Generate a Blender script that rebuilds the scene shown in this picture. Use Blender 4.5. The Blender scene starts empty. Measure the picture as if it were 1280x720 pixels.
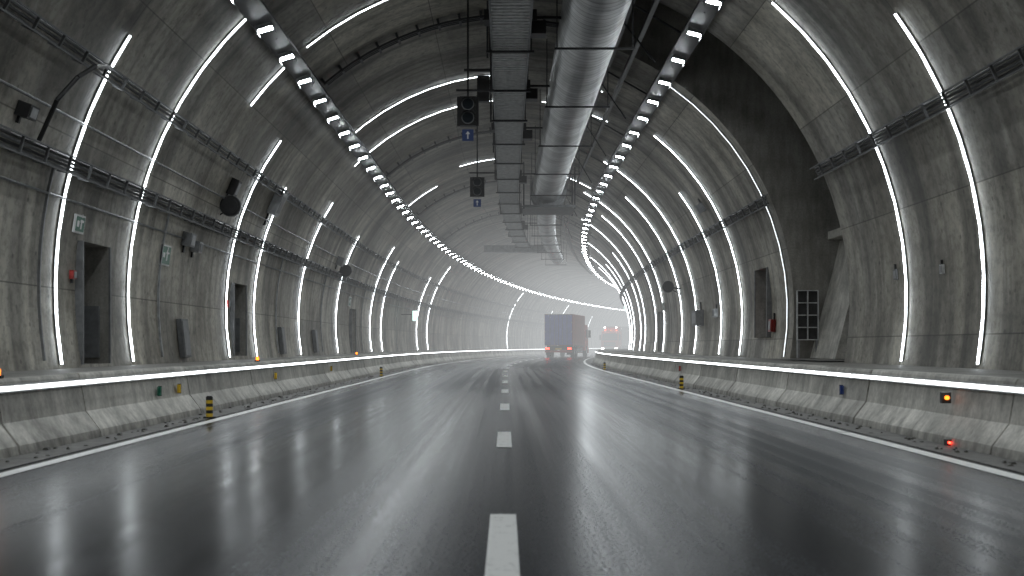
import bpy, math, random, bmesh
from mathutils import Vector, Matrix
random.seed(7)
S=bpy.context.scene
# ------------------------------------------------------------ path
D0,RC=46.0,500.0
CX,CZ,R=0.2,1.95,7.25
def P(s,x,z):
    if s<=D0: return (x,s,z)
    a=(s-D0)/RC
    return (RC*(1-math.cos(a))+x*math.cos(a), D0+RC*math.sin(a)-x*math.sin(a), z)
def W(phi,r=R):
    a=math.radians(phi); return (CX-r*math.cos(a), CZ+r*math.sin(a))
# ------------------------------------------------------------ materials
def newmat(name):
    m=bpy.data.materials.new(name); m.use_nodes=True
    nt=m.node_tree; b=nt.nodes['Principled BSDF']
    return m,nt,b
def N(nt,t,**k):
    n=nt.nodes.new(t)
    for a,v in k.items():
        if a in n.inputs: n.inputs[a].default_value=v
        else: setattr(n,a,v)
    return n
def L(nt,a,b): nt.links.new(a,b)
def mathn(nt,op,a,b=None,clamp=False):
    n=nt.nodes.new('ShaderNodeMath'); n.operation=op; n.use_clamp=clamp
    for i,v in enumerate((a,b)):
        if v is None: continue
        if isinstance(v,(int,float)): n.inputs[i].default_value=v
        else: L(nt,v,n.inputs[i])
    return n.outputs[0]
def mapr(nt,v,a,b,c,d):
    n=nt.nodes.new('ShaderNodeMapRange'); L(nt,v,n.inputs[0])
    for i,x in enumerate((a,b,c,d)): n.inputs[i+1].default_value=x
    return n.outputs[0]
def mapping(nt,src,sc,loc=(0,0,0)):
    n=nt.nodes.new('ShaderNodeMapping'); L(nt,src,n.inputs[0]); n.inputs['Scale'].default_value=sc; n.inputs['Location'].default_value=loc; return n.outputs[0]
def noise(nt,vec,scale,detail=4,rough=.6,d2=False):
    n=N(nt,'ShaderNodeTexNoise')
    if d2: n.noise_dimensions='2D'
    L(nt,vec,n.inputs['Vector'])
    n.inputs['Scale'].default_value=scale; n.inputs['Detail'].default_value=detail; n.inputs['Roughness'].default_value=rough
    return n.outputs['Fac']
def ramp(nt,v,stops):
    n=nt.nodes.new('ShaderNodeValToRGB'); L(nt,v,n.inputs[0]); cr=n.color_ramp
    while len(cr.elements)<len(stops): cr.elements.new(.5)
    for e,(p,c) in zip(cr.elements,stops):
        e.position=p; e.color=(c[0],c[1],c[2],1) if not isinstance(c,(int,float)) else (c,c,c,1)
    return n.outputs[0]
def mixm(nt,a,b,fac,mode='MULTIPLY'):
    n=nt.nodes.new('ShaderNodeMix'); n.data_type='RGBA'; n.blend_type=mode
    for i,v in ((6,a),(7,b)):
        if isinstance(v,tuple): n.inputs[i].default_value=(*v,1)
        else: L(nt,v,n.inputs[i])
    if isinstance(fac,(int,float)): n.inputs[0].default_value=fac
    else: L(nt,fac,n.inputs[0])
    return n.outputs[2]
def bump(nt,b,h,strength,dist=.02):
    n=nt.nodes.new('ShaderNodeBump'); n.inputs['Strength'].default_value=strength; n.inputs['Distance'].default_value=dist
    L(nt,h,n.inputs['Height']); L(nt,n.outputs[0],b.inputs['Normal'])

def mat_lining():
    m,nt,b=newmat('lining_concrete')
    uv=N(nt,'ShaderNodeTexCoord').outputs['UV']
    big=noise(nt,mapping(nt,uv,(.26,.22,1)),1.2,5,.68,True)
    streak=noise(nt,mapping(nt,uv,(2.4,.2,1)),1,3,.65,True)
    streak2=noise(nt,mapping(nt,uv,(.6,.12,1),(7,3,0)),1.3,2,.6,True)
    fine=noise(nt,uv,6,3,.75,True)
    c=ramp(nt,big,[(.33,(.19,.174,.145)),(.5,(.37,.348,.30)),(.64,(.55,.525,.465))])
    c=mixm(nt,c,ramp(nt,streak,[(.34,.55),(.50,1),(.7,1.12)]),.8)
    c=mixm(nt,c,ramp(nt,streak2,[(.36,.40),(.50,1.0)]),.8)
    c=mixm(nt,c,ramp(nt,fine,[(.34,.6),(.56,1.06)]),.75)
    br=N(nt,'ShaderNodeTexBrick'); L(nt,uv,br.inputs['Vector'])
    br.inputs['Color1'].default_value=(.70,.70,.70,1); br.inputs['Color2'].default_value=(1.12,1.11,1.07,1); br.inputs['Mortar'].default_value=(.30,.29,.27,1)
    br.inputs['Scale'].default_value=1; br.inputs['Brick Width'].default_value=3.73; br.inputs['Row Height'].default_value=2.35
    br.inputs['Mortar Size'].default_value=.013; br.inputs['Mortar Smooth'].default_value=.3; br.offset=0
    c=mixm(nt,c,br.outputs['Color'],.9)
    vo=N(nt,'ShaderNodeTexVoronoi'); vo.voronoi_dimensions='2D'; L(nt,uv,vo.inputs['Vector']); vo.inputs['Scale'].default_value=1.3
    c=mixm(nt,c,ramp(nt,vo.outputs['Distance'],[(.03,.25),(.055,1)]),.6)
    crk=mathn(nt,'ABSOLUTE',mathn(nt,'SUBTRACT',big,.47))
    c=mixm(nt,c,ramp(nt,crk,[(.0,.62),(.006,1)]),.6)
    L(nt,c,b.inputs['Base Color'])
    b.inputs['Roughness'].default_value=.55
    return m
def mat_conc(name,base=.3,attr=False,scale=1.5,dirt=.6):
    m,nt,b=newmat(name)
    co=N(nt,'ShaderNodeNewGeometry').outputs['Position']
    n1=noise(nt,co,scale,3,.65); n2=noise(nt,mapping(nt,co,(4,4,.7)),1.5,3,.6); n3=noise(nt,co,22,1,.7)
    c=ramp(nt,n1,[(.3,(base*.6,base*.58,base*.52)),(.7,(base*1.25,base*1.21,base*1.11))])
    c=mixm(nt,c,ramp(nt,n2,[(.3,.5),(.6,1.05)]),dirt)
    c=mixm(nt,c,ramp(nt,n3,[(.3,.75),(.65,1.08)]),.7)
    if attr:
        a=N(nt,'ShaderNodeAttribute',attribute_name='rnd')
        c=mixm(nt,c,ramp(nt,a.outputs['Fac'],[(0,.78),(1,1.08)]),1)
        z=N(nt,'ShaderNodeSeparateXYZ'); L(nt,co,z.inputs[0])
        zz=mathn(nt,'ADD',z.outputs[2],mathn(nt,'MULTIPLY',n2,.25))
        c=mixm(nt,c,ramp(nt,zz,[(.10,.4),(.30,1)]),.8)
    L(nt,c,b.inputs['Base Color']); b.inputs['Roughness'].default_value=.6
    return m
def mat_road():
    m,nt,b=newmat('wet_asphalt')
    uv=N(nt,'ShaderNodeTexCoord').outputs['UV']   # u=s (m) v=x (m)
    pat=noise(nt,mapping(nt,uv,(.03,.45,1)),1.2,2,.5,True)
    lng=noise(nt,mapping(nt,uv,(.02,3.4,1)),1,3,.6,True)
    agg=noise(nt,uv,50,2,.6,True)
    c=ramp(nt,pat,[(.3,(.009,.0105,.0135)),(.7,(.020,.023,.028))])
    c=mixm(nt,c,ramp(nt,lng,[(.3,.6),(.65,1.2)]),.7)
    c=mixm(nt,c,ramp(nt,agg,[(.3,.35),(.7,1.9)]),.9)
    L(nt,c,b.inputs['Base Color'])
    r=mathn(nt,'ADD',mapr(nt,pat,.3,.7,.20,.31),mapr(nt,lng,.3,.7,-.02,.05))
    r=mathn(nt,'ADD',r,mapr(nt,agg,.3,.7,-.03,.04))
    L(nt,r,b.inputs['Roughness'])
    b.inputs['IOR'].default_value=1.125
    return m
def simple(name,col,rough=.5,metal=0,var=.35,scale=6):
    m,nt,b=newmat(name)
    co=N(nt,'ShaderNodeNewGeometry').outputs['Position']
    n=noise(nt,co,scale,2,.65)
    c=mixm(nt,tuple(col),ramp(nt,n,[(.3,1-var),(.7,1+var*.3)]),1)
    L(nt,c,b.inputs['Base Color']); b.inputs['Metallic'].default_value=metal
    b.inputs['Roughness'].default_value=rough
    return m
def emis(name,col,st,samp=True):
    m,nt,b=newmat(name)
    nt.nodes.remove(b); e=N(nt,'ShaderNodeEmission'); e.inputs[0].default_value=(*col,1); e.inputs[1].default_value=st
    L(nt,e.outputs[0],nt.nodes['Material Output'].inputs['Surface'])
    if not samp: m.cycles.emission_sampling='NONE'
    return m
def mat_duct():
    m,nt,b=newmat('galvanised_spiral')
    uv=N(nt,'ShaderNodeTexCoord').outputs['UV']
    n=noise(nt,mapping(nt,uv,(.6,.5,1)),1.5,3,.6,True)
    n2=noise(nt,mapping(nt,uv,(6,.3,1)),1.5,2,.6,True)
    sx=N(nt,'ShaderNodeSeparateXYZ'); L(nt,uv,sx.inputs[0])
    ph=mathn(nt,'ADD',sx.outputs[0],mathn(nt,'MULTIPLY',sx.outputs[1],.06))
    fr=mathn(nt,'FRACT',mathn(nt,'MULTIPLY',ph,3.8))
    seam=mathn(nt,'LESS_THAN',fr,.2)
    c=ramp(nt,n,[(.3,(.30,.305,.31)),(.7,(.66,.67,.68))])
    c=mixm(nt,c,ramp(nt,seam,[(0,1),(1,.45)]),.8)
    c=mixm(nt,c,ramp(nt,n2,[(.3,.6),(.7,1.1)]),.6)
    L(nt,c,b.inputs['Base Color']); b.inputs['Metallic'].default_value=.7
    b.inputs['Roughness'].default_value=.36
    bump(nt,b,mathn(nt,'ADD',seam,mathn(nt,'MULTIPLY',n2,.4)),.7,.02)
    return m
def mat_paint():
    m,nt,b=newmat('road_paint')
    co=N(nt,'ShaderNodeNewGeometry').outputs['Position']
    n=noise(nt,co,9,4,.75); n2=noise(nt,co,60,2,.7)
    c=ramp(nt,mathn(nt,'ADD',n,mathn(nt,'MULTIPLY',n2,.35)),[(.45,(.24,.24,.24)),(.60,(.8,.8,.78))])
    L(nt,c,b.inputs['Base Color']); b.inputs['Roughness'].default_value=.4
    return m
M={}
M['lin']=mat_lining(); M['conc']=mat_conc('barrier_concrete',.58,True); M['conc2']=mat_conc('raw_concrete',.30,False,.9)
M['walk']=mat_conc('walkway_concrete',.25); M['dirt']=mat_conc('shoulder_grit',.10,False,3)
M['road']=mat_road(); M['paint']=mat_paint(); M['duct']=mat_duct()
M['steel']=simple('galvanised_steel',(.33,.34,.35),.4,.7); M['dark']=simple('dark_steel',(.03,.03,.032),.45,.3)
M['black']=simple('black_plastic',(.012,.012,.013),.4); M['rubber']=simple('rubber',(.015,.015,.015),.7)
M['white']=simple('white_metal',(.6,.61,.61),.4); M['grey']=simple('grey_metal',(.16,.165,.17),.45)
M['door']=simple('door_grey',(.13,.135,.14),.5); M['recess']=simple('dark_backing',(.05,.05,.05),.8)
M['red']=simple('red_paint',(.36,.03,.025),.35); M['yellow']=simple('yellow_paint',(.75,.5,.03),.4)
M['green']=simple('sign_green',(.01,.13,.075),.35,0,.1); M['blue']=simple('sign_blue',(.02,.05,.2),.35,0,.1); M['swhite']=simple('sign_white',(.7,.7,.7),.35,0,.05)
M['arrow']=simple('arrow_panel_blue',(.03,.06,.18),.4,0,.1)
M['lamp']=emis('luminaire_lens',(.91,.97,1),190)
M['strip']=emis('led_strip',(.90,.965,1),15)
M['dimstrip']=emis('led_strip_dim',(.90,.965,1),2.5)
M['bstrip']=emis('barrier_led',(.92,.975,1),7.5)
M['orange']=emis('orange_lamp',(1,.22,.02),4,samp=False); M['tail']=emis('tail_lamp',(1,.04,.02),13,samp=False)
M['head']=emis('head_lamp',(1,.95,.85),30,samp=False); M['glass']=simple('dark_glass',(.02,.025,.03),.1,0,.1)
M['exit']=emis('lit_exit_sign',(.7,1,.9),1.6,samp=False)
# ------------------------------------------------------------ mesh builder
class MB:
    def __init__(s): s.v=[];s.f=[];s.m=[];s.uv=[];s.r=[];s.mats=[];s.sm=[]
    def mi(s,k):
        if k not in s.mats: s.mats.append(k)
        return s.mats.index(k)
    def face(s,pts,k,uv=None,rnd=.5,smooth=False):
        i=len(s.v); s.v+=list(pts); s.f.append(tuple(range(i,i+len(pts)))); s.m.append(s.mi(k)); s.uv.append(uv or [(0,0)]*len(pts)); s.r.append(rnd); s.sm.append(smooth)
    def prism(s,poly,s0,s1,k,rnd=.5):
        n=len(poly)
        for i in range(n):
            a,b=poly[i],poly[(i+1)%n]
            s.face([(s0,*a),(s0,*b),(s1,*b),(s1,*a)],k,rnd=rnd)
        s.face([(s0,*p) for p in poly][::-1],k,rnd=rnd); s.face([(s1,*p) for p in poly],k,rnd=rnd)
    def box(s,s0,s1,x0,x1,z0,z1,k,rnd=.5): s.prism([(x0,z0),(x1,z0),(x1,z1),(x0,z1)],s0,s1,k,rnd)
    def rect(s,cx,cz,dx,dz,w,h,tilt):
        c,n=math.cos(tilt),math.sin(tilt); cx,cz=cx+dx*c-dz*n,cz+dx*n+dz*c
        return [(cx+a*c-b*n,cz+a*n+b*c) for a,b in ((-w/2,-h/2),(w/2,-h/2),(w/2,h/2),(-w/2,h/2))]
    def sweep(s,prof,s0,s1,step,k,closed=True,smooth=False,caps=False):
        n=max(1,round((s1-s0)/step)); ss=[s0+(s1-s0)*i/n for i in range(n+1)]
        arc=[0]
        pp=prof+[prof[0]] if closed else prof
        for a,b in zip(pp,pp[1:]): arc.append(arc[-1]+math.dist(a,b))
        for u,v in zip(ss,ss[1:]):
            for j in range(len(pp)-1):
                a,b=pp[j],pp[j+1]
                s.face([(u,*a),(u,*b),(v,*b),(v,*a)],k,[(u,arc[j]),(u,arc[j+1]),(v,arc[j+1]),(v,arc[j])],smooth=smooth)
        if caps: s.face([(s0,*p) for p in prof],k); s.face([(s1,*p) for p in prof],k)
    def wall(s,s0,s1,phi,half,r0,r1,k):
        d=math.degrees(half/R)
        s.prism([W(phi-d,r0),W(phi+d,r0),W(phi+d,r1),W(phi-d,r1)],s0,s1,k)
    def arcbox(s,sa,sb,p0,p1,r0,r1,k,st=3.5,front_only=False):
        n=max(1,math.ceil((p1-p0)/st))
        for i in range(n):
            a=p0+(p1-p0)*i/n; b=p0+(p1-p0)*(i+1)/n
            A,B,C,D=W(a,r0),W(b,r0),W(b,r1),W(a,r1)
            s.face([(sa,*D),(sa,*C),(sb,*C),(sb,*D)],k)
            s.face([(sa,*A),(sa,*B),(sa,*C),(sa,*D)],k); s.face([(sb,*A),(sb,*B),(sb,*C),(sb,*D)],k)
            if not front_only: s.face([(sa,*A),(sa,*B),(sb,*B),(sb,*A)],k)
        for a in (p0,p1):
            A,D=W(a,r0),W(a,r1); s.face([(sa,*A),(sb,*A),(sb,*D),(sa,*D)],k)
    def cyl(s,a,b,r,k,n=12):
        a=Vector(a);b=Vector(b);d=(b-a).normalized(); u=d.orthogonal().normalized(); w=d.cross(u)
        ra=[a+(u*math.cos(t)+w*math.sin(t))*r for t in [2*math.pi*i/n for i in range(n)]]; rb=[p+(b-a) for p in ra]
        for i in range(n):
            j=(i+1)%n; s.face([tuple(ra[i]),tuple(ra[j]),tuple(rb[j]),tuple(rb[i])],k)
        s.face([tuple(p) for p in ra][::-1],k); s.face([tuple(p) for p in rb],k)
    def done(s,name,path=True,parent=None,merge=False,recalc=False):
        me=bpy.data.meshes.new(name)
        me.from_pydata([P(*p) if path else p for p in s.v],[],s.f)
        for k in s.mats: me.materials.append(M[k])
        me.polygons.foreach_set('material_index',s.m)
        uvl=me.uv_layers.new(name='UVMap'); flat=[]
        for u in s.uv:
            for a in u: flat+=list(a)
        uvl.data.foreach_set('uv',flat)
        at=me.attributes.new('rnd','FLOAT','FACE'); at.data.foreach_set('value',s.r)
        me.polygons.foreach_set('use_smooth',s.sm)
        if merge or recalc:
            bm=bmesh.new(); bm.from_mesh(me)
            if merge: bmesh.ops.remove_doubles(bm,verts=bm.verts,dist=.0005)
            if recalc: bmesh.ops.recalc_face_normals(bm,faces=bm.faces)
            bm.to_mesh(me); bm.free()
        me.update()
        o=bpy.data.objects.new(name,me); S.collection.objects.link(o)
        if parent: o.parent=parent
        return o
SM,SX=-25,290
# ------------------------------------------------------------ tunnel
def zphi(z): return math.degrees(math.asin((z-CZ)/R))
NI0,NI1,NPH=26.0,31.0,106
holes=[(19.7,21.0,zphi(.74),zphi(2.77)),(30.7,32.1,zphi(.78),zphi(2.66)),(53.5,54.8,zphi(.74),zphi(2.7)),
       (33.6,35.2,180-zphi(3.25),180-zphi(1.28)),(58,59.3,180-zphi(2.7),180-zphi(.75)),(NI0,NI1,NPH,200)]
ss=set([SM+i*1.5 for i in range(int((SX-SM)/1.5)+1)]); ph=set([-20+2.5*i for i in range(89)])
for h in holes: ss|={h[0],h[1]}; ph|={h[2],min(h[3],200)}
ss=sorted(ss); ph=sorted(ph)
t=MB()
for a,b in zip(ss,ss[1:]):
    for c,d in zip(ph,ph[1:]):
        ms,mp=(a+b)/2,(c+d)/2
        if any(h[0]<ms<h[1] and h[2]<mp<h[3] for h in holes): continue
        k=math.pi/180*R
        t.face([(a,*W(c)),(a,*W(d)),(b,*W(d)),(b,*W(c))],'lin',[(a,c*k),(a,d*k),(b,d*k),(b,c*k)],smooth=True)
tunnel=bpy.data.objects.new('road_tunnel',None); S.collection.objects.link(tunnel)
t.done('lining',parent=tunnel,merge=True)
n=MB(); RO=9.9
k=math.pi/180*R
for i in range(36):
    c=NPH+(200-NPH)*i/36; d=NPH+(200-NPH)*(i+1)/36
    for sx in (NI0,NI1):
        n.face([(sx,*W(c)),(sx,*W(d)),(sx,*W(d,RO)),(sx,*W(c,RO))],'conc2')
    n.face([(NI0,*W(c,RO)),(NI0,*W(d,RO)),(NI1,*W(d,RO)),(NI1,*W(c,RO))],'conc2')
n.face([(NI0,*W(NPH)),(NI1,*W(NPH)),(NI1,*W(NPH,RO)),(NI0,*W(NPH,RO))],'conc2')
n.face([(NI0,6.8,.72),(NI1,6.8,.72),(NI1,10.3,.72),(NI0,10.3,.72)],'walk')
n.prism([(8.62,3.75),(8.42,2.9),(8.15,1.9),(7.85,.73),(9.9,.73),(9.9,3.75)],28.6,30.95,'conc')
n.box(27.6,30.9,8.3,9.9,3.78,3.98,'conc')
n.done('side_niche',parent=tunnel)
def recess(h,depth,side,name,dr):
    s0,s1,p0,p1=h; z0=W(p0)[1]; z1=W(p1)[1]
    if z0>z1: z0,z1=z1,z0
    b=MB(); x_in=(W(p0)[0] if abs(W(p0)[0]-CX)<abs(W(p1)[0]-CX) else W(p1)[0]); xo=x_in+side*depth
    for q in ([(s0,x_in,z0),(s1,x_in,z0),(s1,xo,z0),(s0,xo,z0)],[(s0,x_in,z1),(s1,x_in,z1),(s1,xo,z1),(s0,xo,z1)],
              [(s0,x_in,z0),(s0,x_in,z1),(s0,xo,z1),(s0,xo,z0)],[(s1,x_in,z0),(s1,x_in,z1),(s1,xo,z1),(s1,xo,z0)],
              [(s0,xo,z0),(s1,xo,z0),(s1,xo,z1),(s0,xo,z1)]): b.face(q,'conc2')
    xf=xo-side*.12
    if dr=='door':
        b.box(s0+.08,s1-.08,min(xf,xo-side*.03),max(xf,xo-side*.03),z0+.05,z1-.08,'door')
        b.box(s0+.2,s1-.2,xf-.015,xf+.015,z0+1.1,z0+1.16,'steel')
        b.box(s0+.3,s1-.3,min(xf-side*.02,xf),max(xf-side*.02,xf),z0+1.35,z1-.35,'glass')
        a,c=sorted((x_in+side*.15,x_in+side*.55)); b.box(s1-.06,s1-.004,a,c,z0+.1,z0+1.0,'grey')
    if dr=='hydrant':
        b.box(s0+.25,s1-.45,min(xf-side*.3,xo-side*.02),max(xf-side*.3,xo-side*.02),z0+.15,z0+1.35,'red')
        b.box(s0+.55,s1-.7,min(xf-side*.32,xf),max(xf-side*.32,xf),z0+.8,z0+1.1,'swhite')
    for (u0,u1,v0,v1) in ((s0-.06,s0-.002,z0,z1),(s1+.002,s1+.06,z0,z1)):
        b.box(u0,u1,min(x_in-side*.03,x_in+side*.3),max(x_in-side*.03,x_in+side*.3),v0,v1,'grey')
    b.done(name)
recess(holes[0],.8,-1,'niche_door','door'); recess(holes[1],.8,-1,'niche_door','door'); recess(holes[2],.7,-1,'niche_door','door')
recess(holes[3],.7,1,'hydrant_cabinet','hydrant'); recess(holes[4],.7,1,'niche_door','door')
# ------------------------------------------------------------ ground / road / markings
g=MB(); g.face([(-600,-600,-.03),(600,-600,-.03),(600,900,-.03),(-600,900,-.03)],'dirt'); g.done('ground',path=False)
r=MB(); r.sweep([(-4.7,0),(-2,0),(0,0),(2,0),(4.7,0)],SM,SX,3,'road',closed=False,smooth=True); r.done('road',merge=True)
mk=MB()
def flat(mb,s0,s1,x0,x1,z,k,step=3):
    mb.sweep([(x0,z),(x1,z)],s0,s1,step,k,closed=False)
for sd in (-1,1):
    a,b=sorted((sd*4.00,sd*4.15)); cur=SM
    while cur<SX-12:
        ln=12+random.random()*10; flat(mk,cur,min(cur+ln,SX),a+random.uniform(-.012,.012),b+random.uniform(-.012,.012),.004,'paint'); cur+=ln+.05
i=-3
while 12.7+i*7.1<SX-5:
    s0=12.7+i*7.1; flat(mk,s0-.35,s0+1.85,-.095,.065,.004,'paint',1); i+=1
mk.done('road_marking')
for sd in (-1,1):
    sh=MB(); a,b=sorted((sd*4.24,sd*4.72))
    flat(sh,SM,SX,a,b,.006,'dirt'); 
    for _ in range(260):
        s0=random.uniform(8,70); x=sd*random.uniform(4.3,4.6); h=random.uniform(.008,.03); w=random.uniform(.01,.035)
        sh.prism([(x-w,.006),(x+w,.006),(x+w*.4,.006+h),(x-w*.5,.006+h*.9)],s0,s0+w*2,'dirt')
    sh.done('road_shoulder')
    bw=MB(); cur=SM
    prof=[(4.64,0),(4.66,.09),(4.82,.30),(4.89,.70),(4.91,.73),(5.06,.73),(5.08,.70),(5.12,0)]
    while cur<SX-3:
        dx=random.uniform(-.008,.008); dz=random.uniform(-.008,.004)
        e=cur+2.28
        pr=[(sd*(x+dx),z+(dz if z>.5 else 0)) for x,z in prof]
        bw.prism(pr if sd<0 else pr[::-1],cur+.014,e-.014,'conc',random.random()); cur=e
    bw.done('concrete_barrier')
    st=MB(); a,b=sorted((sd*4.815,sd*4.85)); st.sweep([(a,.614),(b,.614),(b,.648),(a,.648)],SM,SX,5,'bstrip')
    a,b=sorted((sd*4.825,sd*4.89)); st.sweep([(a,.658),(b,.658),(b,.672),(a,.672)],SM,SX,3,'steel'); st.sweep([(a,.592),(b,.592),(b,.606),(a,.606)],SM,SX,3,'steel')
    st.done('barrier_light_strip')
    wk=MB(); xw=7.12*sd+CX
    wk.sweep([(sd*5.14,.69),(xw,.69)],SM,SX,3,'walk',closed=False); wk.sweep([(sd*5.14,.69),(sd*5.14,0)],SM,SX,3,'walk',closed=False)
    wk.done('walkway')
# ------------------------------------------------------------ LED ring strips
rings=[(18.7,[(-9.5,33)]),(22.3,[(-9.5,47)]),(26.2,[(37,46),(51,88)]),(30.1,[(-9.5,36)]),(33.4,[(-9.5,29)]),
 (35.9,[(46,88),(104,112)]),(39.6,[(44,88),(98,116)]),(40.6,[(-9.5,33)]),(49.4,[(-9.5,30)]),(52,[(72,88)]),(54.7,[(48,62),(100,120)]),
 (60,[(-9.5,34)]),(64,[(-9.5,30)]),(79,[(-9.5,30)]),(84,[(-9.5,40)]),(130,[(-9.5,30),(33,42)]),(156,[(-9.5,30)]),(164,[(-9.5,40)]),(185,[(-9.5,30)]),
 (18.6,[(144,189.5)]),(22.2,[(131,189.5)]),(31.6,[(125,189.5)]),(37.6,[(128,189.5)]),(41.2,[(143,189.5)]),(46.6,[(120,189.5)]),(50.6,[(132,189.5)]),
 (57,[(118,189.5)]),(61,[(128,189.5)]),(68,[(120,189.5)]),(72,[(140,189.5)]),(80,[(122,189.5)]),(85,[(138,189.5)]),(93,[(122,189.5)]),(99,[(130,189.5)]),
 (9,[(-9.5,40),(140,189.5)])]
for s0,arcs in rings:
    b=MB(); dim=abs(s0-31.6)<.01
    for p0,p1 in arcs:
        hw=.010 if dim or 40<p0<118 else .018; th=.010 if dim or 40<p0<118 else .018
        b.arcbox(s0-.035,s0+.035,p0,p1,R-.015,R-.028,'steel')
        b.arcbox(s0-hw,s0+hw,p0,p1,R-.03,R-.03-th,'dimstrip' if dim else 'strip',6,True)
    b.done('led_arc_strip')
# ------------------------------------------------------------ ceiling luminaires (recessed lens, side skirts)
for (x,z,tilt,ph0,sp) in ((-4.5,6.98,.30,22.5-2.2*16,2.2),(4.05,7.75,-.25,23.4-2.4*14,2.4)):
    b=MB(); s0=ph0; hl=.10
    while s0<235:
        b.prism(b.rect(x,z,0,.04,.30,.08,tilt),s0-hl-.02,s0+hl+.02,'grey')
        for dx in (-.155,.155): b.prism(b.rect(x,z,dx,-.03,.012,.14,tilt),s0-hl-.02,s0+hl+.02,'grey')
        q=b.rect(x,z,0,-.006,.26,.004,tilt)
        b.face([(s0-hl,*q[0]),(s0-hl,*q[1]),(s0+hl,*q[1]),(s0+hl,*q[0])],'lamp')
        s0+=sp
    for (dx,w,h,dz) in ((0,.42,.03,.12),(-.21,.02,.10,.14),(.21,.02,.10,.14)):
        b.sweep(b.rect(x,z,dx,dz,w,h,tilt),SM,235,3,'dark')
    s0=ph0+1.1
    while s0<150:
        d=Vector((x-CX,z-CZ)).normalized(); e=Vector((CX,CZ))+d*(R-.01)
        b.cyl((s0,x,z+.1),(s0,e.x,e.y),.018,'dark',5); s0+=sp*2
    b.done('ceiling_light_row')
# ------------------------------------------------------------ wall cable trays
def hexp(c,rr): return [(c[0]+rr*math.cos(t_),c[1]+rr*math.sin(t_)) for t_ in [k_*math.pi/3 for k_ in range(6)]]
def tray(phi,w,s0,s1,name,conduits=3):
    b=MB(); d=math.degrees(w/2/R)
    for q in (-1,1):
        b.sweep([W(phi+q*d-.08,R-.23),W(phi+q*d+.08,R-.23),W(phi+q*d+.08,R-.16),W(phi+q*d-.08,R-.16)],s0,s1,3,'grey')
    s=s0
    while s<min(s1,150):
        b.arcbox(s,s+.03,phi-d,phi+d,R-.16,R-.2,'grey',5)
        b.wall(s,s+.03,phi-d,.02,R-.02,R-.2,'steel'); s+=.9
    for i in range(conduits):
        pp=phi-d*.7+1.4*d*i/max(1,conduits-1); c=W(pp,R-.11); rr=random.uniform(.015,.03)
        b.sweep(hexp(c,rr),s0,s1,3,'black' if i%2 else 'grey')
    b.done(name)
tray(zphi(3.85),.26,SM,200,'cable_tray',4); tray(zphi(5.3),.2,SM,200,'cable_tray',3)
tray(180-zphi(4.85),.26,SM,NI0,'cable_tray',4); tray(180-zphi(4.85),.26,NI1,200,'cable_tray',4)
b=MB()
for zz in (4.5,3.35): b.sweep(hexp(W(zphi(zz),R-.04),.02),SM,200,3,'steel')
for s in (18.0,24.2,36.6,45.5,57,70): b.arcbox(s,s+.04,-9,zphi(3.8),R-.02,R-.06,'steel')
pts=[(17.0,*W(zphi(4.0),R-.15)),(16.9,*W(zphi(4.6),R-.25)),(17.0,*W(zphi(5.0),R-.35)),(17.3,*W(zphi(5.25),R-.38)),(17.8,*W(zphi(5.35),R-.32)),(18.3,*W(zphi(5.35),R-.2))]
for a_,b_ in zip(pts,pts[1:]): b.cyl(a_,b_,.035,'black',8)
b.done('wall_conduit')
for s0,p0,p1 in ((29,50,87),(44.5,46,87),(58,50,87),(72,46,130),(29.5,96,105)):
    b=MB()
    for j in range(3): b.arcbox(s0+j*.13,s0+j*.13+.05,p0,p1,R-.12,R-.17,'black')
    pp=p0
    while pp<p1: b.wall(s0-.06,s0+.4,pp,.03,R-.02,R-.2,'dark'); pp+=4.2
    b.done('arched_cable_bundle')
# ------------------------------------------------------------ ventilation duct
def circ(x,z,r,n=40): return [(x+r*math.cos(2*math.pi*i/n),z+r*math.sin(2*math.pi*i/n)) for i in range(n)]
vd=bpy.data.objects.new('ventilation_duct',None); S.collection.objects.link(vd)
b=MB(); b.sweep(circ(1.8,7.88,.66),SM,52,1.5,'duct',smooth=True); b.done('main_pipe',parent=vd,merge=True)
b=MB(); b.sweep(circ(1.85,7.75,.5),53.5,92,1.5,'duct',smooth=True); b.done('reduced_pipe',parent=vd,merge=True)
b=MB()
s=4.0
while s<52: b.sweep(circ(1.8,7.88,.69,32),s,s+.07,.1,'steel',caps=False); s+=6
for s in (51.9,53.4): b.sweep(circ(1.82,7.82,.8,32),s,s+.14,.2,'steel',caps=True)
b.sweep(circ(1.82,7.82,.62,32),52.0,53.5,.75,'steel',caps=True)
b.box(51.2,54.2,.7,2.95,6.95,7.06,'grey'); 
for x in (.72,2.9):
    b.box(51.25,51.33,x,x+.06,6.9,8.9,'dark'); b.box(54.1,54.18,x,x+.06,6.9,8.9,'dark')
s=6.5
while s<92:
    for x in (1.05,2.6): b.box(s,s+.04,x-.012,x+.012,7.14,8.98-.16*abs(x-.2),'dark')
    b.box(s,s+.05,1.0,2.65,7.10,7.14,'dark'); s+=6
b.box(80,81.2,-2.6,1.6,7.3,7.75,'steel')
b.done('fittings',parent=vd)
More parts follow.
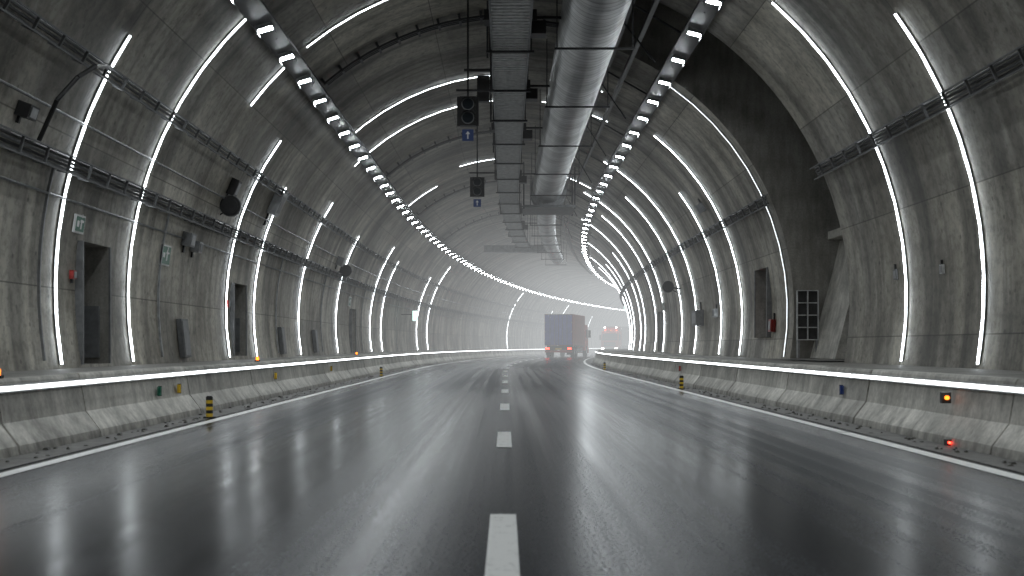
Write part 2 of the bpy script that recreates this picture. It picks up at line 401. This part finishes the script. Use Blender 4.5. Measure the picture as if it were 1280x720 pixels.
# ------------------------------------------------------------ central cable ladder
b=MB(); zc=7.5; x0,x1=-.28,.48
b.sweep([(x0-.04,zc-.03),(x0,zc-.03),(x0,zc+.16),(x0-.04,zc+.16)],SM,79,3,'steel'); b.sweep([(x1,zc-.03),(x1+.04,zc-.03),(x1+.04,zc+.16),(x1,zc+.16)],SM,79,3,'steel')
b.sweep([(x0+.01,zc+.1),(x1-.01,zc+.1),(x1-.01,zc+.13),(x0+.01,zc+.13)],SM,79,3,'steel')
s=5
while s<79: b.box(s,s+.13,x0,x1,zc,zc+.05,'white'); s+=.22
s=6
while s<79:
    for x in (x0-.08,x1+.06): b.box(s,s+.04,x,x+.03,zc-.08,9.1,'dark')
    b.box(s,s+.07,x0-.14,x1+.14,zc-.10,zc-.05,'dark'); s+=4
for s in (24.5,31,37,47,58,66): 
    b.box(s,s+.5,x0-.16,x1+.16,zc+.2,zc+.42,'dark'); b.box(s+.1,s+.5,x1+.05,x1+.35,zc-.05,zc+.22,'black')
    b.box(s+.2,s+.26,x1+.1,x1+1.3,zc+.28,zc+.33,'dark')
b.done('cable_ladder')
b=MB()
for s in (20,26.5,33,39.5,46,58,70):
    b.cyl((s,2.7,8.65),(s+.2,4.0,7.95),.025,'dark',6); b.cyl((s+1.5,2.75,8.6),(s,3.3,7.3),.02,'dark',6)
    b.cyl((s,-.4,8.9),(s,-.4,7.4),.025,'dark',6)
b.sweep([(3.05,8.1),(3.15,8.1),(3.15,8.2),(3.05,8.2)],SM,120,3,'dark')
b.sweep([(2.75,8.55),(2.82,8.55),(2.82,8.62),(2.75,8.62)],SM,120,3,'dark')
b.done('roof_bracing')
# ------------------------------------------------------------ lane signals
def signal(s,x,z,sc=1.0):
    e=bpy.data.objects.new('lane_signal',None); S.collection.objects.link(e)
    b=MB(); w,h=.17*sc,.31*sc
    b.box(s,s+.18,x-w,x+w,z-h,z+h,'black')
    for zz in (z+.145*sc,z-.145*sc):
        b.cyl((s-.03,x,zz),(s,x,zz),.135*sc,'grey',20); b.cyl((s-.035,x,zz),(s-.03,x,zz),.115*sc,'glass',20)
        for i in range(7):
            t0=math.radians(10+160*i/7); t1=math.radians(10+160*(i+1)/7); q=.14*sc
            b.face([(s-.14,x+q*math.cos(t0),zz+q*math.sin(t0)),(s-.14,x+q*math.cos(t1),zz+q*math.sin(t1)),(s,x+q*math.cos(t1),zz+q*math.sin(t1)),(s,x+q*math.cos(t0),zz+q*math.sin(t0))],'black')
    b.box(s+.06,s+.12,x-.02,x+.02,z+h,9.0,'dark'); b.box(s+.05,s+.11,x-w-.06,x-w,z-h,z+h,'dark'); b.box(s+.05,s+.11,x+w,x+w+.06,z-h,z+h,'dark')
    b.box(s+.06,s+.1,x-.25,x+.55,z+h+.12,z+h+.16,'dark')
    b.done('housing',parent=e)
    b=MB(); zb=z-h-.20*sc; q=.12*sc
    b.box(s+.02,s+.07,x-q,x+q,zb-q,zb+q,'arrow')
    b.box(s+.01,s+.017,x-.014*sc,x+.014*sc,zb-.08*sc,zb+.03*sc,'swhite')
    b.face([(s+.012,x-.05*sc,zb+.02*sc),(s+.012,x+.05*sc,zb+.02*sc),(s+.012,x,zb+.085*sc)],'swhite')
    b.done('arrow_panel',parent=e)
signal(25.4,-.80,6.02); signal(38,-.90,6.08)
b=MB()
b.box(26,26.2,-.62,-.35,6.35,6.9,'black'); b.box(26,26.1,-.9,-.3,7.0,7.05,'dark'); b.box(26.02,26.08,-.34,-.3,5.9,9.05,'dark'); b.done('sensor_box')
# ------------------------------------------------------------ wall equipment
def exitsign(s,z,side,w=.62,h=.42):
    phi=zphi(z) if side<0 else 180-zphi(z)
    b=MB(); b.wall(s,s+w,phi,h/2,R-.01,R-.05,'swhite'); b.wall(s+.03,s+w-.03,phi,h/2-.03,R-.052,R-.058,'green')
    b.wall(s+w*.5,s+w*.62,phi,h*.26,R-.06,R-.064,'swhite'); b.wall(s+w*.45,s+w*.8,phi+.4,.02,R-.06,R-.064,'swhite'); b.wall(s+w*.52,s+w*.6,phi+1.1,.03,R-.065,R-.069,'swhite')
    b.wall(s+w*.12,s+w*.34,phi,.05,R-.06,R-.064,'swhite')
    b.done('emergency_exit_sign')
exitsign(19.3,3.03,-1,.42,.3); exitsign(24.2,2.9,-1); exitsign(52.6,3,-1); exitsign(56.5,2.9,1)
def disc(s,x,z,r,side):
    b=MB(); b.cyl((s,x,z),(s+.06,x,z),r,'grey',28); b.cyl((s-.03,x,z),(s,x,z),r*.95,'dark',28); b.cyl((s-.05,x,z),(s-.03,x,z),r*.7,'dark',24)
    b.cyl((s+.06,x,z),(s+.2,x,z),.06,'dark',8); b.cyl((s+.15,x,z),(s+.15,x+side*.7,z-.1),.03,'dark',8); b.cyl((s+.15,x,z-.02),(s+.5,x+side*.6,z-.3),.02,'dark',8)
    b.done('wall_loudspeaker')
disc(27.9,-6.4,4.3,.25,-1); disc(48,-6.4,4.05,.25,-1); disc(50,6.75,3.5,.25,1)
def wbox(name,s,z,side,w,h,d,k):
    phi=zphi(z) if side<0 else 180-zphi(z)
    b=MB(); b.wall(s,s+w,phi,h/2,R-.01,R-d,k); b.wall(s+w*.15,s+w*.85,phi,h*.36,R-d-.004,R-d-.012,'steel' if k!='steel' else 'grey')
    b.wall(s+w*.4,s+w*.6,phi-math.degrees(h*.7/R),h*.3,R-.01,R-.05,'black'); b.done(name)
wbox('fire_alarm_box',19.35,2.2,-1,.14,.14,.08,'red'); wbox('fire_alarm_box',33.0,1.6,1,.3,.35,.15,'red'); wbox('fire_alarm_box',30.1,2.1,-1,.16,.18,.1,'red')
wbox('junction_box',25.6,3.35,-1,.4,.3,.2,'grey'); wbox('junction_box',26.4,3.25,-1,.3,.25,.2,'steel'); wbox('junction_box',16.3,4.3,-1,.3,.2,.2,'dark')
wbox('electrical_cabinet',28.0,4.8,-1,.3,.4,.2,'dark'); wbox('electrical_cabinet',45,2.1,1,1.1,.6,.3,'grey')
wbox('junction_box',20.3,2.35,1,.14,.16,.05,'white'); wbox('junction_box',22.7,2.4,1,.16,.2,.05,'grey'); wbox('junction_box',32.6,5.0,-1,.5,.7,.25,'steel')
wbox('junction_box',39,5.6,1,.4,.3,.25,'grey'); wbox('junction_box',42,2.2,1,.4,.3,.15,'steel'); wbox('junction_box',47,4.4,-1,.5,.35,.25,'grey')
for s_,z_ in ((25.6,1.2),(37.0,1.2),(43.5,1.2)): 
    b=MB(); ph_=zphi(z_); b.wall(s_,s_+.55,ph_,.42,R-.01,R-.12,'door'); b.wall(s_+.05,s_+.5,ph_,.38,R-.125,R-.135,'grey'); b.done('electrical_cabinet')
b=MB(); b.box(72,72.12,-6.3,-6.0,2.55,3.15,'exit'); b.box(72.02,72.1,-6.34,-6.30,2.5,3.2,'dark'); b.box(72.03,72.09,-7.0,-6.34,2.9,2.96,'dark'); b.done('hanging_exit_sign')
b=MB(); b.box(150,150.15,3.9,5.1,5.4,7.0,'exit'); b.box(150.02,150.1,4.45,4.55,7.0,8.3,'dark'); b.done('hanging_direction_sign')
b=MB(); X0,X1,Z0,Z1=7.42,7.95,1.2,2.45
for x in (X0,(X0+X1)/2,X1): b.box(30.5,30.56,x-.012,x+.012,Z0,Z1,'white')
for j in range(5): z=Z0+(Z1-Z0)*j/4; b.box(30.49,30.55,X0,X1,z-.012,z+.012,'white')
b.box(30.57,30.6,X0,X1,Z0,Z1,'recess'); b.box(30.5,30.6,X0,X0+.06,.73,Z0,'steel'); b.box(30.5,30.6,X1-.06,X1,.73,Z0,'steel')  # flat dark panel backing the bars, on two steel legs
b.done('access_gate')
b=MB(); 
for x in (8.55,8.75,8.95): b.box(29.6,29.63,x,x+.03,4.0,5.0,'steel')
for z in (4.1,4.45,4.8,5.0): b.box(29.6,29.63,8.5,9.1,z,z+.03,'steel')
b.done('platform_railing')
# ------------------------------------------------------------ barrier furniture
def reflector(s,side,k,w=.05,h=.12,z=.42):
    x=4.84-.06*(.7-z)/.4; b=MB(); a,c=sorted((side*(x-.03),side*(x+.02)))
    b.box(s,s+.03,a,c,z-h/2,z+h/2,k); b.box(s+.032,s+.05,a,c,z-h/2-.01,z+h/2+.01,'dark'); b.box(s-.06,s+.1,side*x-.004,side*x+.004,z-h/2,z+h/2,k); b.done('barrier_reflector')
for s,sd,k in ((16.6,-1,'green'),(17.6,-1,'yellow'),(25,-1,'yellow'),(33,-1,'yellow'),(17.1,1,'blue'),(33,1,'red')):
    reflector(s,sd,k)
def marker(s,x,z):
    b=MB(); b.box(s,s+.07,x-.05,x+.05,z,z+.03,'black'); b.cyl((s+.035,x,z+.03),(s+.035,x,z+.09),.03,'orange',12); b.cyl((s+.035,x,z+.09),(s+.035,x,z+.10),.02,'orange',12); b.done('warning_lamp')
marker(11.7,-4.97,.73); marker(24.0,-4.97,.73); marker(40,-4.97,.73)
b=MB(); b.box(12.9,12.96,4.69,4.79,.43,.55,'black'); b.cyl((12.87,4.74,.49),(12.9,4.74,.49),.022,'orange',12); b.done('warning_lamp')
b=MB(); b.box(12.5,12.6,4.60,4.66,0,.07,'black'); b.cyl((12.47,4.62,.04),(12.5,4.62,.04),.012,'tail',10); b.done('warning_lamp')
def bollard(s,x):
    b=MB(); b.cyl((s,x,0),(s,x,.025),.09,'rubber',16)
    for i in range(6): b.cyl((s,x,.025+i*.048),(s,x,.025+(i+1)*.048),.05,'yellow' if i%2==0 else 'black',16)
    b.cyl((s,x,.313),(s,x,.325),.04,'black',16); b.done('striped_bollard')
bollard(17.3,-4.27); bollard(29,4.25); bollard(41,-4.25); bollard(52,4.25)
# ------------------------------------------------------------ trucks
def truck(name,s,x,yaw,box_l,side,rear,cabm,rev=False,H=3.75):
    e=bpy.data.objects.new(name,None); S.collection.objects.link(e)
    e.location=P(s,x,0.0); e.rotation_euler=(0,0,-yaw+(math.pi if rev else 0))
    def C(fn,pn,bev=0):
        b=MB(); fn(b); 
        b.v=[(v[1],v[0],v[2]) for v in b.v]; o=b.done(pn,path=False,parent=e,merge=True,recalc=True)
        if bev:
            md=o.modifiers.new('bevel','BEVEL'); md.width=bev; md.segments=2; md.limit_method='ANGLE'
        return o
    C(lambda b:b.box(.05,box_l,-1.25,1.25,1.05,H,side),'cargo_box',.04)
    def rd(b):
        b.box(0,.045,-1.2,-.015,1.12,H-.08,rear); b.box(0,.045,.015,1.2,1.12,H-.08,rear)
        for xx in (-.75,-.35,.35,.75): b.cyl((-.03,xx,1.15),(-.03,xx,H-.12),.02,'steel',6)
        for xx in (-1.2,1.14):
            for zz in (1.4,2.2,3.0): b.box(-.02,0,xx,xx+.08,zz,zz+.12,'steel')
        b.box(-.01,.045,-1.25,1.25,H-.07,H,'steel')
    C(rd,'rear_doors')
    def ch(b):
        b.box(.1,box_l+2.0,-.45,.45,.72,.95,'dark'); b.box(.0,box_l,-1.2,1.2,.95,1.04,'dark')
        b.box(-.05,.06,-1.2,1.2,.45,.62,'red' if not rev else 'steel'); b.box(-.02,.05,-1.2,1.2,.68,.90,'dark')
        b.box(.6,.66,-1.22,-.62,.25,.9,'rubber'); b.box(.6,.66,.62,1.22,.25,.9,'rubber')
        b.box(3.2,box_l-1.2,-1.2,-1.14,.45,.85,'grey'); b.box(3.2,box_l-1.2,1.14,1.2,.45,.85,'grey')
        b.box(-.07,-.055,-.28,.28,.70,.84,'yellow')
    C(ch,'chassis')
    def wh(b):
        for yy in (1.2,2.5,box_l+1.2):
            for sx in (-1,1):
                b.cyl((yy,sx*.92,.5),(yy,sx*1.22,.5),.5,'rubber',22); b.cyl((yy,sx*1.222,.5),(yy,sx*1.235,.5),.27,'steel',16)
    C(wh,'wheels')
    def tl(b):
        for sx in (-1,1):
            a,c=sorted((sx*.82,sx*1.12)); b.box(-.06,-.022,a,c,.72,.86,'tail' if not rev else 'red')
            a,c=sorted((sx*1.05,sx*1.15)); b.box(-.02,-.005,a,c,H-.06,H-.01,'red')
    C(tl,'tail_lights')
    y0=box_l+.25
    def cab(b):
        pr=[(y0,.55),(y0+2.05,.55),(y0+2.15,1.1),(y0+2.1,1.7),(y0+1.85,2.75),(y0+1.6,3.0),(y0,3.0)]
        xa,xb=-1.2,1.2; nn=len(pr)
        for i in range(nn):
            a,c=pr[i],pr[(i+1)%nn]; b.face([(a[0],xa,a[1]),(a[0],xb,a[1]),(c[0],xb,c[1]),(c[0],xa,c[1])],cabm)
        b.face([(p[0],xa,p[1]) for p in pr],cabm); b.face([(p[0],xb,p[1]) for p in pr],cabm)
        pd=[(y0+.1,3.01),(y0+1.5,3.01),(y0+.9,3.45),(y0+.1,H-.05)]
        for i in range(4):
            a,c=pd[i],pd[(i+1)%4]; b.face([(a[0],-1.0,a[1]),(a[0],1.0,a[1]),(c[0],1.0,c[1]),(c[0],-1.0,c[1])],cabm)
        b.face([(p[0],-1,p[1]) for p in pd],cabm); b.face([(p[0],1,p[1]) for p in pd],cabm)
    C(cab,'cab',.05)
    def gl(b):
        b.face([(y0+2.107,-1.08,1.75),(y0+2.107,1.08,1.75),(y0+1.887,1.0,2.7),(y0+1.887,-1.0,2.7)],'glass')
        for sx in (-1,1):
            b.face([(y0+.9,sx*1.21,1.7),(y0+1.95,sx*1.21,1.7),(y0+1.75,sx*1.21,2.6),(y0+.9,sx*1.21,2.6)],'glass')
    C(gl,'windows')
    def fr(b):
        b.box(y0+2.12,y0+2.3,-1.22,1.22,.35,.85,'white' if rev else cabm); b.box(y0+2.16,y0+2.2,-.8,.8,.95,1.5,'dark')
        for zz in (1.05,1.2,1.35): b.box(y0+2.2,y0+2.22,-.75,.75,zz,zz+.03,'steel')
        for sx in (-1,1):
            a,c=sorted((sx*.75,sx*1.1)); b.box(y0+2.3,y0+2.32,a,c,.55,.74,'head' if rev else 'swhite')
            a,c=sorted((sx*1.25,sx*1.48)); b.box(y0+1.8,y0+1.9,a,c,1.8,2.5,'black'); b.cyl((y0+1.85,sx*1.2,2.45),(y0+1.85,sx*1.35,2.45),.02,'black',6)
            if rev: b.cyl((y0+1.5,sx*.8,3.5),(y0+1.6,sx*.8,3.5),.1,'head',10)
        for xx in (-.8,0,.8): b.cyl((y0+1.3,xx,3.1),(y0+1.42,xx,3.12),.06,'orange' ,8)
    C(fr,'front_fittings')
    return e
M['tblue']=simple('trailer_blue',(.11,.13,.36),.4,0,.25,2); M['tred']=simple('trailer_red',(.26,.03,.03),.4,0,.3,2); M['cabr']=simple('cab_red',(.6,.04,.03),.35,0,.1,2)
truck('box_truck',105,1.15,.215,7.2,'tred','tblue','cabr',H=3.8)
truck('oncoming_truck',172,.9,.30,6.5,'white','white','cabr',rev=True,H=3.7)
# ------------------------------------------------------------ mist (nested homogeneous volumes, outside the lining; own emission stands in for scattered light)
mist=bpy.data.objects.new('mist',None); S.collection.objects.link(mist)
def mistmat(i,dens,glow):
    m=bpy.data.materials.new('glowing_mist'); m.use_nodes=True; nt=m.node_tree; nt.nodes.clear()
    out=N(nt,'ShaderNodeOutputMaterial')
    ab=N(nt,'ShaderNodeVolumeAbsorption'); ab.inputs['Color'].default_value=(0,0,0,1); ab.inputs['Density'].default_value=dens
    em=N(nt,'ShaderNodeEmission'); em.inputs['Color'].default_value=(.95,.985,1,1); em.inputs['Strength'].default_value=dens*glow
    ad=N(nt,'ShaderNodeAddShader'); L(nt,ab.outputs[0],ad.inputs[0]); L(nt,em.outputs[0],ad.inputs[1]); L(nt,ad.outputs[0],out.inputs['Volume'])
    return m
for i,(st_,dn) in enumerate(((33,.0030),(56,.0036),(100,.0080))):
    b=MB(); pr=[W(-40+260*j/40,R+1.5+.15*i) for j in range(41)]
    b.sweep(pr,st_,SX-2-i,5,'conc',caps=True)
    o=b.done('mist_bank',parent=mist,merge=True,recalc=True)
    o.data.materials.clear(); o.data.materials.append(mistmat(i,dn,.66))
# ------------------------------------------------------------ world, camera
w=bpy.data.worlds.new('World'); S.world=w; w.use_nodes=True; nt=w.node_tree
sky=nt.nodes.new('ShaderNodeTexSky'); sky.sky_type='NISHITA'; sky.sun_disc=False; sky.sun_elevation=math.radians(8); sky.sun_rotation=math.radians(200)
L(nt,sky.outputs[0],nt.nodes['Background'].inputs[0]); nt.nodes['Background'].inputs[1].default_value=.02
w.cycles.sampling_method='NONE'
cam=bpy.data.cameras.new('camera'); co_=bpy.data.objects.new('camera',cam); S.collection.objects.link(co_); S.camera=co_
co_.location=(0,0,1.05); co_.rotation_euler=(math.radians(90),0,0)
cam.sensor_width=36; cam.lens=1500/1280*36; cam.shift_x=8/1280; cam.shift_y=72/1280; cam.clip_end=2000; cam.clip_start=.05
cam.dof.use_dof=True; cam.dof.focus_distance=70; cam.dof.aperture_fstop=2.8
S.view_settings.view_transform='Standard'; S.view_settings.look='None'; S.view_settings.exposure=0
